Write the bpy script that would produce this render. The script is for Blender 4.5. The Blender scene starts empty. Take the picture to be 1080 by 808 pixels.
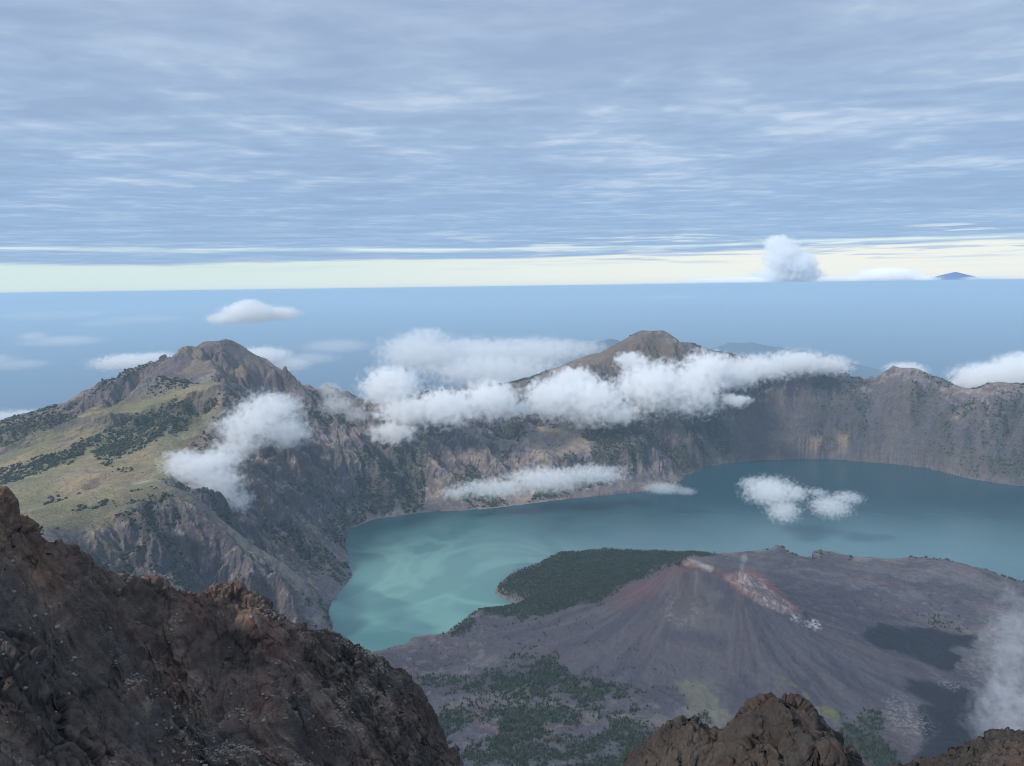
import bpy, math, random
import numpy as np
from mathutils import Matrix, Vector

rng = np.random.default_rng(7)
random.seed(7)
sc = bpy.context.scene
COL = sc.collection

# ------------------------------------------------------------------ camera
W0, H0, FPX = 1080.0, 808.0, 816.0
CAM_Z = 3600.0
PITCH, ROLL = math.radians(7.13), math.radians(0.77)
fwd = np.array([0, math.cos(PITCH), -math.sin(PITCH)])
r0 = np.array([1.0, 0, 0]); u0 = np.array([0, math.sin(PITCH), math.cos(PITCH)])
right = r0 * math.cos(ROLL) - u0 * math.sin(ROLL)
up = u0 * math.cos(ROLL) + r0 * math.sin(ROLL)

def at(px, py, r=None, z=None):
    """a point seen in direction (px, py): r metres away on the map, or at height z"""
    d = fwd * FPX + right * (px - W0 / 2) + up * (H0 / 2 - py)
    t = r / math.hypot(d[0], d[1]) if z is None else (z - CAM_Z) / d[2]
    return np.array([0, 0, CAM_Z]) + d * t

def project(x, y, z):
    v = np.stack([x, y, z - CAM_Z], -1)
    f = np.maximum(v @ fwd, 1.0)
    return W0 / 2 + FPX * (v @ right) / f, H0 / 2 - FPX * (v @ up) / f

cam = bpy.data.cameras.new('camera'); co = bpy.data.objects.new('camera', cam); COL.objects.link(co)
co.matrix_world = Matrix(((right[0], up[0], -fwd[0], 0), (right[1], up[1], -fwd[1], 0),
                          (right[2], up[2], -fwd[2], CAM_Z), (0, 0, 0, 1)))
cam.sensor_width = 36; cam.lens = 36 * FPX / W0; cam.clip_start = 1; cam.clip_end = 900000
sc.camera = co

# ------------------------------------------------------------------ numpy noise
from concurrent.futures import ThreadPoolExecutor
from functools import wraps
POOL = ThreadPoolExecutor(4)
def chunked(fn):
    """evaluate a pointwise numpy function in cache-sized pieces on all cores"""
    @wraps(fn)
    def run(*args, **kw):
        big = [k for k, a in enumerate(args) if isinstance(a, np.ndarray) and a.ndim == 2 and a.size > 60000]
        if not big: return fn(*args, **kw)
        shp = args[big[0]].shape; n = args[big[0]].size; flat = {k: np.ascontiguousarray(args[k]).ravel() for k in big}
        out = np.empty(n)
        def piece(i):
            out[i:i + 20000] = fn(*[flat[k][i:i + 20000] if k in flat else a for k, a in enumerate(args)], **kw)
        list(POOL.map(piece, range(0, n, 20000)))
        return out.reshape(shp)
    return run

def _h(i, j, s):
    n = i.astype(np.int32).view(np.uint32) * np.uint32(374761393) + j.astype(np.int32).view(np.uint32) * np.uint32(668265263) + np.uint32((s * 2147483 + 12345) & 0xffffffff)
    n = (n ^ (n >> np.uint32(13))) * np.uint32(1274126177)
    n = (n ^ (n >> np.uint32(15))) * np.uint32(2246822519)
    return ((n ^ (n >> np.uint32(16))) & np.uint32(0xffff)) * (1.0 / 65535.0)

def vnoise(x, y, s=0):
    i = np.floor(x); j = np.floor(y); fx = x - i; fy = y - j
    fx = fx * fx * fx * (fx * (fx * 6 - 15) + 10); fy = fy * fy * fy * (fy * (fy * 6 - 15) + 10)
    a = _h(i, j, s); b = _h(i + 1, j, s); c = _h(i, j + 1, s); d = _h(i + 1, j + 1, s)
    return (a + (b - a) * fx) * (1 - fy) + (c + (d - c) * fx) * fy

@chunked
def fbm(x, y, s=0, n=5, g=0.5):
    v = 0; a = 1; t = 0
    for k in range(n):
        v = v + a * vnoise(x, y, s + k * 17); t += a; a *= g
        x, y = 1.62 * x + 1.21 * y + 3.1, -1.21 * x + 1.62 * y + 1.7
    return v / t

@chunked
def ridged(x, y, s=0, n=5, g=0.5):
    v = 0; a = 1; t = 0
    for k in range(n):
        m = 1 - np.abs(2 * vnoise(x, y, s + k * 17) - 1)
        v = v + a * m * m; t += a; a *= g
        x, y = 1.62 * x + 1.21 * y + 3.1, -1.21 * x + 1.62 * y + 1.7
    return v / t

def sstep(a, b, x):
    t = np.clip((x - a) / (b - a), 0, 1); return t * t * (3 - 2 * t)

def erosion(px, py, dx, dy, s):
    ix = np.floor(px); iy = np.floor(py); fx = px - ix; fy = py - iy
    va = 0; vx = 0; vy = 0; wt = 0; f = 2 * math.pi
    for i in (-1, 0, 1, 2):
        for j in (-1, 0, 1, 2):
            hx = _h(ix + i, iy + j, s) - 0.5; hy = _h(ix + i, iy + j, s + 91) - 0.5
            qx = fx - i - hx; qy = fy - j - hy
            w = np.exp(-(qx * qx + qy * qy) * 2.2); m = (qx * dx + qy * dy) * f
            wt = wt + w; c = np.cos(m); sn = -np.sin(m)
            va = va + c * w; vx = vx + sn * dx * w; vy = vy + sn * dy * w
    return va / wt, vx / wt * f, vy / wt * f

@chunked
def gullies(x, y, gx, gy, cell, amp, octs, s=0, wave=1.0, gain=0.5):
    """valley and spur pattern that runs down the slope (gx, gy)"""
    h = np.zeros_like(x); hx = gx.copy(); hy = gy.copy(); a = amp; c = cell
    for k in range(octs):
        sl = np.hypot(hx, hy) + 1e-6
        k_ = np.minimum(sl, 0.9) / sl * 1.15 * wave
        v, vx, vy = erosion(x / c, y / c, -hy * k_, hx * k_, s + 7 * k)
        f = a * sstep(0.05, 0.5, sl)
        h += v * f; hx = hx + 0.8 * f * vx / c; hy = hy + 0.8 * f * vy / c
        a *= gain; c *= 0.5
    return h

@chunked
def rbf(ctrl, X, Y, lam=0.001):
    c = np.array(ctrl); S = 1000.0
    p = c[:, :2] / S; n = len(p)
    K = np.hypot(p[:, None, 0] - p[None, :, 0], p[:, None, 1] - p[None, :, 1])
    A = np.zeros((n + 3, n + 3)); A[:n, :n] = K - lam * np.eye(n); A[:n, n] = 1; A[:n, n + 1:] = p
    A[n, :n] = 1; A[n + 1:, :n] = p.T
    w = np.linalg.solve(A, np.concatenate([c[:, 2], [0, 0, 0]]))
    x = X.ravel() / S; y = Y.ravel() / S; out = w[n] + w[n + 1] * x + w[n + 2] * y
    for i in range(n): out += w[i] * np.hypot(x - p[i, 0], y - p[i, 1])
    return out.reshape(X.shape)

@chunked
def poly_sdf(poly, X, Y):
    """signed distance to a closed polygon, negative inside; also distance array"""
    p = np.array(poly); q = np.roll(p, -1, 0); d2 = np.full(X.shape, 1e18); ins = np.zeros(X.shape, bool)
    for (ax, ay), (bx, by) in zip(p, q):
        ex, ey = bx - ax, by - ay; wx, wy = X - ax, Y - ay
        t = np.clip((wx * ex + wy * ey) / max(ex * ex + ey * ey, 1e-9), 0, 1)
        d2 = np.minimum(d2, (wx - ex * t) ** 2 + (wy - ey * t) ** 2)
        cnd = ((ay > Y) != (by > Y)) & (X < (bx - ax) * (Y - ay) / ((by - ay) if by != ay else 1e-9) + ax)
        ins ^= cnd
    d = np.sqrt(d2); return np.where(ins, -d, d)

@chunked
def line_dist(pts, X, Y):
    p = np.array(pts); d2 = np.full(X.shape, 1e18)
    for (ax, ay), (bx, by) in zip(p[:-1], p[1:]):
        ex, ey = bx - ax, by - ay; wx, wy = X - ax, Y - ay
        t = np.clip((wx * ex + wy * ey) / max(ex * ex + ey * ey, 1e-9), 0, 1)
        d2 = np.minimum(d2, (wx - ex * t) ** 2 + (wy - ey * t) ** 2)
    return np.sqrt(d2)

class Grid:                                   # coarse regular grid with bilinear lookup
    def __init__(s, x0, x1, y0, y1, st):
        s.x0, s.y0, s.st = x0, y0, st
        s.X, s.Y = np.meshgrid(np.arange(x0, x1, st), np.arange(y0, y1, st))
    def look(s, A, x, y):
        u = np.clip((x - s.x0) / s.st, 0, A.shape[1] - 1.001); v = np.clip((y - s.y0) / s.st, 0, A.shape[0] - 1.001)
        i = u.astype(int); j = v.astype(int); u = u - i; v = v - j
        return (A[j, i] * (1 - u) + A[j, i + 1] * u) * (1 - v) + (A[j + 1, i] * (1 - u) + A[j + 1, i + 1] * u) * v

def blur(A, n=1):
    for _ in range(n):
        P = np.pad(A, 1, mode='edge')
        A = (P[:-2, 1:-1] + P[2:, 1:-1] + P[1:-1, :-2] + P[1:-1, 2:] + 2 * P[1:-1, 1:-1]) / 6
    return A

# ------------------------------------------------------------------ mesh helpers
def props(o, kind=None, label=None, cat=None, group=None):
    if kind: o['kind'] = kind
    if label: o['label'] = label
    if cat: o['category'] = cat
    if group: o['group'] = group
    return o

def mesh_np(name, V, Fq, mat, col=None, loc=(0, 0, 0), smooth=True, link=True):
    me = bpy.data.meshes.new(name)
    n = Fq.shape[1]
    me.vertices.add(len(V)); me.vertices.foreach_set('co', (V - np.array(loc)).astype(np.float32).ravel())
    me.loops.add(Fq.size); me.loops.foreach_set('vertex_index', Fq.astype(np.int32).ravel())
    me.polygons.add(len(Fq)); me.polygons.foreach_set('loop_start', np.arange(0, Fq.size, n, dtype=np.int32))
    me.polygons.foreach_set('loop_total', np.full(len(Fq), n, np.int32))
    me.polygons.foreach_set('use_smooth', np.full(len(Fq), smooth, bool))
    if col is not None:
        a = me.color_attributes.new('Col', 'FLOAT_COLOR', 'POINT')
        c4 = np.ones((len(V), 4), np.float32); c4[:, :3] = col; a.data.foreach_set('color', c4.ravel())
    me.update(calc_edges=True); me.materials.append(mat)
    o = bpy.data.objects.new(name, me)
    o.location = loc
    if link: COL.objects.link(o)
    return o

def sheet(name, X, Y, Z, mat, col, keep=None):
    """grid of points to a quad sheet, faces where keep is True"""
    R, C = X.shape
    idx = np.arange(R * C).reshape(R, C)
    Q = np.stack([idx[:-1, :-1], idx[:-1, 1:], idx[1:, 1:], idx[1:, :-1]], -1).reshape(-1, 4)
    if keep is not None: Q = Q[keep[:-1, :-1].ravel()]
    used = np.unique(Q); remap = np.full(R * C, -1); remap[used] = np.arange(len(used))
    V = np.stack([X.ravel(), Y.ravel(), Z.ravel()], -1)[used]
    return mesh_np(name, V, remap[Q], mat, col.reshape(-1, 3)[used])

def mix(a, b, t): return a * (1 - t[..., None]) + np.array(b) * t[..., None]

# ------------------------------------------------------------------ materials
def newmat(name):
    m = bpy.data.materials.new(name); m.use_nodes = True; nt = m.node_tree; nt.nodes.clear()
    out = nt.nodes.new('ShaderNodeOutputMaterial'); return m, nt, out

def N(nt, typ, **kw):
    n = nt.nodes.new(typ)
    for k, v in kw.items():
        if k in ('inp',):
            for kk, vv in v.items(): n.inputs[kk].default_value = vv
        else: setattr(n, k, v)
    return n

def math_(nt, op, a, b=None, c=None, clamp=False):
    n = nt.nodes.new('ShaderNodeMath'); n.operation = op; n.use_clamp = clamp
    for i, v in enumerate((a, b, c)):
        if v is None: continue
        if isinstance(v, (int, float)): n.inputs[i].default_value = v
        else: nt.links.new(v, n.inputs[i])
    return n.outputs[0]

def ground_mat(name, scales, var, bump, bdist, rough=0.95, stretch=(1, 1, 1), tint=None, spec=0.15):
    """vertex base colour, broken up by procedural noise and bump"""
    m, nt, out = newmat(name); L = nt.links
    b = N(nt, 'ShaderNodeBsdfPrincipled'); b.inputs['Roughness'].default_value = rough
    b.inputs['Specular IOR Level'].default_value = spec
    a = N(nt, 'ShaderNodeAttribute', attribute_name='Col')
    g = N(nt, 'ShaderNodeNewGeometry'); mp = N(nt, 'ShaderNodeMapping'); mp.inputs['Scale'].default_value = stretch
    L.new(g.outputs['Position'], mp.inputs['Vector'])
    hs = []
    for i, s in enumerate(scales):
        n = N(nt, 'ShaderNodeTexNoise'); n.inputs['Scale'].default_value = s; n.inputs['Detail'].default_value = 5
        n.inputs['Roughness'].default_value = 0.62
        L.new(mp.outputs[0], n.inputs['Vector']); hs.append(n.outputs['Fac'])
    v = math_(nt, 'MULTIPLY_ADD', math_(nt, 'SUBTRACT', hs[0], 0.5), var[0], 1.0)
    for h, k in zip(hs[1:], var[1:]):
        v = math_(nt, 'MULTIPLY', v, math_(nt, 'MULTIPLY_ADD', math_(nt, 'SUBTRACT', h, 0.5), k, 1.0))
    v = math_(nt, 'MAXIMUM', v, 0.15)
    vm = N(nt, 'ShaderNodeVectorMath', operation='SCALE'); L.new(a.outputs['Color'], vm.inputs[0]); L.new(v, vm.inputs['Scale'])
    src = vm.outputs[0]
    if tint:
        tn = N(nt, 'ShaderNodeTexNoise'); tn.inputs['Scale'].default_value = tint[0]; tn.inputs['Detail'].default_value = 4
        L.new(g.outputs['Position'], tn.inputs['Vector'])
        rp = N(nt, 'ShaderNodeMapRange'); rp.inputs[1].default_value = 0.5; rp.inputs[2].default_value = 0.7
        L.new(tn.outputs['Fac'], rp.inputs[0])
        mx = N(nt, 'ShaderNodeMix', data_type='RGBA', blend_type='MULTIPLY'); L.new(rp.outputs[0], mx.inputs[0])
        L.new(src, mx.inputs[6]); mx.inputs[7].default_value = (*tint[1], 1); src = mx.outputs[2]
    L.new(src, b.inputs['Base Color'])
    hsum = hs[-1]
    if len(hs) > 1: hsum = math_(nt, 'MULTIPLY_ADD', hs[-2], 2.0, hs[-1])
    bp = N(nt, 'ShaderNodeBump'); bp.inputs['Strength'].default_value = bump; bp.inputs['Distance'].default_value = bdist
    L.new(hsum, bp.inputs['Height']); L.new(bp.outputs[0], b.inputs['Normal'])
    L.new(b.outputs[0], out.inputs['Surface'])
    return m

M_rim = ground_mat('crater_rock', (0.004, 0.02, 0.07), (0.5, 0.7, 1.0), 1.0, 14.0, tint=(0.006, (0.85, 0.9, 1.1)))
M_lava = ground_mat('lava_ash', (0.006, 0.04, 0.15), (0.5, 0.7, 1.0), 1.0, 6.0, tint=(0.005, (1.1, 0.92, 0.95)))
M_cone = ground_mat('cone_ash', (0.006, 0.05, 0.2), (0.35, 0.5, 0.7), 0.7, 3.0)
M_fore = ground_mat('foreground_rock', (0.03, 0.22, 1.1), (0.9, 0.9, 1.0), 1.0, 0.7, tint=(0.05, (1.12, 0.9, 0.85)))
M_far = ground_mat('distant_rock', (0.001, 0.005), (0.4, 0.4), 0.3, 10)

def plain_mat(name, c, rough=0.9, nscale=0.3, var=0.5):
    m, nt, out = newmat(name); b = N(nt, 'ShaderNodeBsdfPrincipled'); b.inputs['Roughness'].default_value = rough
    b.inputs['Specular IOR Level'].default_value = 0.1
    g = N(nt, 'ShaderNodeNewGeometry'); n = N(nt, 'ShaderNodeTexNoise'); n.inputs['Scale'].default_value = nscale; n.inputs['Detail'].default_value = 4
    nt.links.new(g.outputs['Position'], n.inputs['Vector'])
    v = math_(nt, 'MULTIPLY_ADD', math_(nt, 'SUBTRACT', n.outputs['Fac'], 0.5), var * 2, 1.0)
    vm = N(nt, 'ShaderNodeVectorMath', operation='SCALE'); vm.inputs[0].default_value = c
    nt.links.new(v, vm.inputs['Scale']); nt.links.new(vm.outputs[0], b.inputs['Base Color'])
    nt.links.new(b.outputs[0], out.inputs['Surface']); return m
M_tree = plain_mat('dark_foliage', (0.027, 0.039, 0.024), nscale=0.035, var=1.3)
M_bush = plain_mat('scrub_foliage', (0.036, 0.044, 0.028), nscale=0.01, var=0.7)
M_boulder = plain_mat('pale_boulder', (0.25, 0.205, 0.175), nscale=0.4, var=0.6)

# ------------------------------------------------------------------ MID TERRAIN (crater)
LAKE = 2000.0
outer_px = [(352,662),(347,645),(352,632),(362,618),(371,605),(365,588),(363,572),(368,558),(395,547),(440,541),(500,538),
            (560,531),(620,524),(680,518),(712,511),(722,503),(735,496),(760,489),(810,485),(870,484),(930,488),(980,494),(1020,504),
            (1050,509),(1080,513),(1140,520),(1250,545)]
inner_px = [(1250,640),(1140,618),(1080,613),(1062,610),(1040,603),(1010,597),(1000,591),(975,588),(955,588),(935,590),(920,587),(905,590),
            (880,583),(862,580),(855,588),(838,586),(823,578),(790,581),(750,585),(700,581),(640,578),(590,583),(565,595),(545,602),
            (530,611),(522,625),(535,632),(547,636),(545,641),(520,643),(500,645),(487,656),(470,669),(450,671),(432,673),(432,680),(415,682),
            (400,686),(380,690),(345,690)]
def Pz(px, py, z): return at(px, py, z=z)
def zi(px): return 2035.0 if 740 < px < 1100 else (2012.0 if px > 560 else 2001.0)
shore_o = [Pz(x, y, LAKE)[:2] for x, y in outer_px]
shore_i = [Pz(x, y, zi(x))[:2] for x, y in inner_px]
lake_poly = shore_o + shore_i

ctrl = []
def c3(px, py, r=None, z=None):
    ctrl.append(tuple(at(px, py, r, z)))
crest_far = [(1250,430,7400),(1140,412,7500),(1080,410,7550),(1060,408,7580),(1035,415,7600),(1020,418,7620),(1005,412,7650),(985,405,7680),
    (965,397,7700),(945,392,7700),(930,402,7700),(915,411,7720),(890,397,7760),(865,384,7800),(850,388,7800),(820,393,7800),(790,383,7750),
    (760,375,7750),(725,368,7700),(710,357,7700),(683,350,7700),(660,358,7650),(640,370,7600),(625,378,7550),(600,383,7450),
    (580,395,7350),(555,402,7250),(530,406,7100),(500,410,6950),(470,412,6850),(440,418,6750),(420,421,6700),(395,424,6650),(375,424,6650),
    (358,416,6650),(345,409,6650),(335,414,6650),(327,418,6650),(315,407,6600),(300,392,6570),(285,385,6560),(270,380,6550),(258,373,6550),
    (245,367,6550),(237,361,6550),(228,359,6550),(218,363,6550),(205,370,6560),(190,377,6580),(160,393,6620),(130,407,6650),(110,416,6680),
    (90,424,6700),(60,432,6750),(30,439,6780),(0,446,6800),(-60,460,6900),(-160,480,7000)]
for x, y, r in crest_far:
    c3(x, y, r)
    p = at(x, y, r); a = math.atan2(p[0], p[1])
    for dr, f in ((350, 0.93), (1500, 0.74), (4200, 0.36), (9500, 0.10)):
        if f < .9 and int(x) % 3: continue
        R = r + dr; ctrl.append((R * math.sin(a), R * math.cos(a), (p[2] - 60 if f > .9 else p[2] * f)))
for x, y in outer_px: c3(x, y, z=LAKE)
# wall steepening: upper cliffs
for x in (1140, 1080, 1040, 1000, 960, 925, 890, 860, 830, 800, 770):
    ys = np.interp(x, [735,760,810,870,930,980,1020,1080,1140],[497,489,485,484,488,494,504,513,520]); yc = np.interp(x, [c_[0] for c_ in crest_far[::-1]], [c_[1] for c_ in crest_far[::-1]])
    a = at(x, ys, z=LAKE); rs = math.hypot(a[0], a[1])
    for k, f in ((0.30, 0.20), (0.62, 0.48)): c3(x, ys + (yc - ys) * k, r=rs + (np.interp(x, [700,1140],[7750,7500]) - rs) * f)
for x, y, r in [(300,392,6570),(240,404,5500),(215,406,5520),(190,414,5560),(160,425,5600),(110,445,5650),(60,465,5700),(20,482,5750),(-40,505,5800),
    # valley in front of that spur, then the grassy slope up to the rim edge
    (236,415,5350),(210,440,5250),(180,452,5180),(150,466,5120),(110,476,5050),(70,487,5000),(30,503,4950),(0,515,4900),
    (245,420,5300),(232,430,5200),(222,445,5080),(212,462,4920),(203,478,4760),(192,497,4450),
    (170,495,4500),(150,490,4650),(100,502,4500),(50,522,4350),(0,540,4200),(100,520,4300),(50,540,4000),(0,560,3900),
    # near spur crest
    (180,513,4000),(168,519,3990),(155,517,3980),(145,520,3960),(130,530,3900),(110,538,3820),(70,549,3680),(45,554,3520),(20,562,3400),(-30,580,3300),
    (197,520,3990),(215,534,3960),(232,548,3920),(250,561,3880),(275,580,3820),(300,602,3740),(325,625,3660),(342,645,3600),
    # its face towards the camera
    (200,570,3700),(215,610,3500),(150,560,3700),(150,600,3450),(100,580,3480),(60,575,3350),(270,630,3480),(310,660,3380),(250,670,3200),
    (150,660,3100),(60,640,3050),(340,680,3400),
    # crater side behind the near spur
    (262,440,5450),(250,470,5050),(240,500,4700),(230,520,4450),(228,535,4250),(260,560,4250),(290,590,4050),(320,612,3950),(345,632,3800),
    (285,520,4650),(310,545,4550),(335,580,4350),(350,600,4200),(300,490,5050),(340,540,4850),
    (300,440,6100),(330,460,5900),(360,500,5500),(400,460,6050),(400,510,5550),(450,460,6200),(450,510,5700),(500,450,6500),(500,500,5850),
    (560,450,6700),(560,500,5950),(620,440,7000),(620,490,6100),(680,430,7150),(680,480,6300),(740,430,7300),(730,460,6800),
    ]:
    c3(x, y, r)
for x, y in inner_px: c3(x, y, z=zi(x) + 2)
for x, y, z in [(500,700,2030),(450,760,2060),(600,720,2050),(700,700,2055),(600,660,2035),(560,620,2025),(650,605,2030),(700,790,2110),
    (560,800,2110),(480,780,2090),(850,780,2100),(950,740,2062),(1000,680,2045),(1050,640,2055),(950,620,2050),(880,610,2050),(820,600,2045),
    (1080,800,2080),(1080,700,2060),(1180,700,2080),(1000,600,2060),(400,740,2090),(300,760,2120),(430,860,2170),(700,860,2180),(900,860,2170),(1100,860,2160),
    (500,1000,2500),(800,1000,2500),(1100,1000,2500),(200,1000,2600)]:
    c3(x, y, z=z)
for x, y in [(500,580),(700,545),(900,520),(1000,560),(430,640),(800,555),(620,560),(420,580)]: 
    p = at(x, y, z=LAKE); ctrl.append((p[0], p[1], 1900))

G = Grid(-9000, 9000, 1000, 17000, 30.0)
Zc = blur(rbf(ctrl, G.X, G.Y), 1)
GY, GX = np.gradient(Zc, 30.0)
Sg = poly_sdf(lake_poly, G.X, G.Y)

def near_line(px, X, Y, r=None, z=2050): return line_dist([at(x, y, z=z)[:2] for x, y in px], X, Y)
def poly_px(px, X, Y, z=2050, soft=25.0): # region given by its corners on the ground
    return poly_sdf([at(x, y, z=z)[:2] for x, y in px], X, Y)

# polar sampled sheet
az = np.radians(np.linspace(-40, 38, 1400))
rr = [1750.0]
while rr[-1] < 16500: rr.append(rr[-1] + (rr[-1] * 0.0019 if rr[-1] < 8200 else rr[-1] * 0.012))
rr = np.array(rr)
AZ, RR = np.meshgrid(az, rr)
X = RR * np.sin(AZ); Y = RR * np.cos(AZ)
base = G.look(Zc, X, Y); gx = G.look(blur(GX, 2), X, Y); gy = G.look(blur(GY, 2), X, Y); sdf = G.look(Sg, X, Y)
sdf = sdf + (fbm(X / 70, Y / 70, 3, 5) - 0.5) * 60
ycut = poly_sdf(shore_i + [at(345, 900, z=2000)[:2], at(1250, 1500, z=2000)[:2]], X, Y)   # negative: island side
land_i = (ycut < 260) & (RR < 5200)
slope = np.hypot(gx, gy)
wall = sstep(0.18, 0.42, slope)
on_isl = 1 - sstep(-80, 30, ycut)
# gullies
wx_ = (fbm(X / 500, Y / 500, 12, 3) - .5) * 240; wy_ = (fbm(X / 500, Y / 500, 13, 3) - .5) * 240
g1 = gullies(X + wx_, Y + wy_, gx, gy, 420, 105, 6, 11, gain=.52)
amp = sstep(0, 260, sdf) * (1 - on_isl)
amp *= 0.75 + 0.25 * wall
ck = np.minimum(line_dist([at(x, y, r)[:2] for x, y, r in crest_far], X, Y), line_dist([at(x, y, r)[:2] for x, y, r in [(240,404,5500),(160,425,5600),(60,465,5700)]], X, Y))
ck = np.minimum(ck, line_dist([at(x, y, r)[:2] for x, y, r in [(240,404,5500),(222,445,5080),(203,478,4760),(192,497,4450),(180,513,4000)]], X, Y) + 30)
ck = np.minimum(ck, line_dist([at(x, y, r)[:2] for x, y, r in [(20,562,3400),(45,554,3520),(110,538,3820),(145,520,3960),(180,513,4000),(215,534,3960),(250,561,3880),(300,602,3740),(342,645,3600)]], X, Y) + 10)
rt_ = sstep(.12, .2, AZ) + sstep(-.10, -.16, AZ) * sstep(-.34, -.30, AZ)
amp0 = amp.copy(); amp *= .05 + .95 * sstep(20 - 20 * rt_, 240 - 60 * rt_, ck)
cza = np.array([[math.atan2(at(x, y, r)[0], at(x, y, r)[1]), r] for x, y, r in crest_far][::-1])
amp *= 1 - .93 * sstep(20, 260, RR - np.interp(AZ, cza[:, 0], cza[:, 1]))
leftpeak = np.exp(-((X + 2600) ** 2 + (Y - 5900) ** 2) / 900 ** 2)
Z = base + g1 * amp
rocky = ridged(X / 160, Y / 160, 40, 5)
Z += (rocky - 0.4) * 44 * wall * amp + (fbm(X / 55, Y / 55, 5, 4) - 0.5) * 30 * wall * amp
lft = sstep(-.24, -.34, AZ) * sstep(3300, 3700, RR) * amp * (1 - wall * .6)
Z += lft * (gullies(X + wx_ * .5, Y + wy_ * .5, gx * 2, gy * 2, 210, 17, 4, 15, gain=.5) + (fbm(X / 90, Y / 90, 17, 4) - .5) * 16)
Z += amp0 * np.exp(-(ck / 90) ** 2) * ((ridged(X / 110, Y / 110, 18, 5, .6) - .45) * 52) * rt_ * (RR > 5900)
# rocky benches on the walls
bench = np.sin(Z / 21.0 + 5 * fbm(X / 300, Y / 300, 71, 3)) * 4.0
Z += bench * wall * amp

# the inner island: lava flows and blocks
isl = on_isl * (1 - sstep(0, 1, -sdf * 0 - 0)) if False else on_isl
lav = ridged(X / 130, Y / 130, 21, 5)
Z += on_isl * ((lav - 0.4) * 12 + (fbm(X / 26, Y / 26, 25, 4) - .5) * 9 + (fbm(X / 380, Y / 380, 23, 3) - 0.5) * 26)
coast = [(740,584),(790,581),(823,577),(838,586),(862,580),(905,590),(955,588),(1010,597),(1080,613),(1200,630)]
cd = near_line(coast, X, Y, z=2035)
Z += on_isl * 42 * np.exp(-(cd / 80) ** 2) * (ridged(X / 180, Y / 180, 77, 4) - 0.3)
hill = at(1010, 601, z=2060); Z += on_isl * 40 * np.exp(-((X - hill[0]) ** 2 + (Y - hill[1]) ** 2) / 170 ** 2)
hill = at(824, 579, z=2050); Z += on_isl * 42 * np.exp(-((X - hill[0]) ** 2 + (Y - hill[1]) ** 2) / 55 ** 2)

# the young cone
S0 = at(722, 591, z=2372); S1 = at(778, 604, z=2345)
ex, ey = S1[0] - S0[0], S1[1] - S0[1]; el2 = ex * ex + ey * ey
t = np.clip(((X - S0[0]) * ex + (Y - S0[1]) * ey) / el2, 0, 1)
cd_ = np.hypot(X - S0[0] - ex * t, Y - S0[1] - ey * t)
cth = np.arctan2(Y - S0[1] - ey * t, X - S0[0] - ex * t)
wob = 1 + 0.10 * (fbm(cth * 2.2 + 9, cd_ * 0 + 1, 31, 3) - 0.5)
rim_r = 48.0
rad = np.maximum(cd_ - rim_r, 0) * wob
top = (S0[2] + (S1[2] - S0[2]) * t) - 2058
ch = top * np.exp(-rad / 335) * (1 - sstep(600, 1500, rad))
ch -= np.where(cd_ < rim_r, (1 - (cd_ / rim_r) ** 2) * 44, 0)
# rills running straight down the cone
rill = (ridged(cth * 9, rad / 500, 51, 4) - 0.45)
ch += rill * 7 * (.5 + fbm(cth * 3, rad / 150, 52, 3)) * sstep(20, 260, rad) * (1 - sstep(700, 1300, rad))
# breach: a trench that runs down to the right
T0 = at(765, 603, z=2350); T1 = at(838, 640, z=2215)
tx, ty = T1[0] - T0[0], T1[1] - T0[1]; tl2 = tx * tx + ty * ty
tt = np.clip(((X - T0[0]) * tx + (Y - T0[1]) * ty) / tl2, 0, 1)
tdx = X - T0[0] - tx * tt; tdy = Y - T0[1] - ty * tt; td = np.hypot(tdx, tdy)
side = (tdx * ty - tdy * tx) / math.sqrt(tl2)
tw = 28 + 26 * np.sin(np.clip(tt * 0.85 + 0.12, 0, 1) * math.pi)
trench = np.exp(-(td / tw) ** 4)
ch -= trench * 16 * (1 - 0.5 * tt)
ch += 10 * np.exp(-((td - tw * 1.25) / 14) ** 2) * (rad < 600)
Z += ch * (1 - sstep(-60, 40, ycut))
conem = sstep(14, 40, ch)

# crater floor must meet the lake exactly at its shore
deep = np.minimum(Z, LAKE - 1 + np.minimum(sdf, 0) * 0.25)
dry = np.maximum(Z, LAKE + 0.6 + np.clip(sdf, 0, 60) * 0.22)
Z = np.where(sdf < 0, deep, np.where(sdf < 400, dry, Z))
Z = np.where(RR > 15500, np.minimum(Z, 400), Z)

# colours of the ground itself
PX, PY = project(X, Y, Z)
WX = fbm(X / 90, Y / 90, 61, 4) - .5; WY = fbm(X / 90, Y / 90, 66, 4) - .5
def reg(pts, soft=6.0, s=61, n=14):      # ground patch, its ragged outline pinned to the ground
    p = np.array(pts); m_ = soft + n * 1.2; out = np.zeros(PX.shape)
    k = (PX > p[:, 0].min() - m_) & (PX < p[:, 0].max() + m_) & (PY > p[:, 1].min() - m_) & (PY < p[:, 1].max() + m_)
    q = poly_sdf(pts, (PX[k] + WX[k] * n * 2)[None], (PY[k] + WY[k] * n)[None])[0]
    out[k] = 1 - sstep(-soft, soft, q); return out
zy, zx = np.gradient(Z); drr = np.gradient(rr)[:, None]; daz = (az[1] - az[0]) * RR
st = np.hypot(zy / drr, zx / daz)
n1 = fbm(X / 420, Y / 420, 81, 5); n2 = fbm(X / 130, Y / 130, 82, 5); n3 = fbm(X / 38, Y / 38, 83, 4)
col = np.zeros(X.shape + (3,)) + np.array([0.240, 0.192, 0.178])
col = mix(col, (0.30, 0.235, 0.175), sstep(0.47, 0.58, n2))
col = mix(col, (0.155, 0.128, 0.135), sstep(0.50, 0.60, n1) * 0.8)
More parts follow.
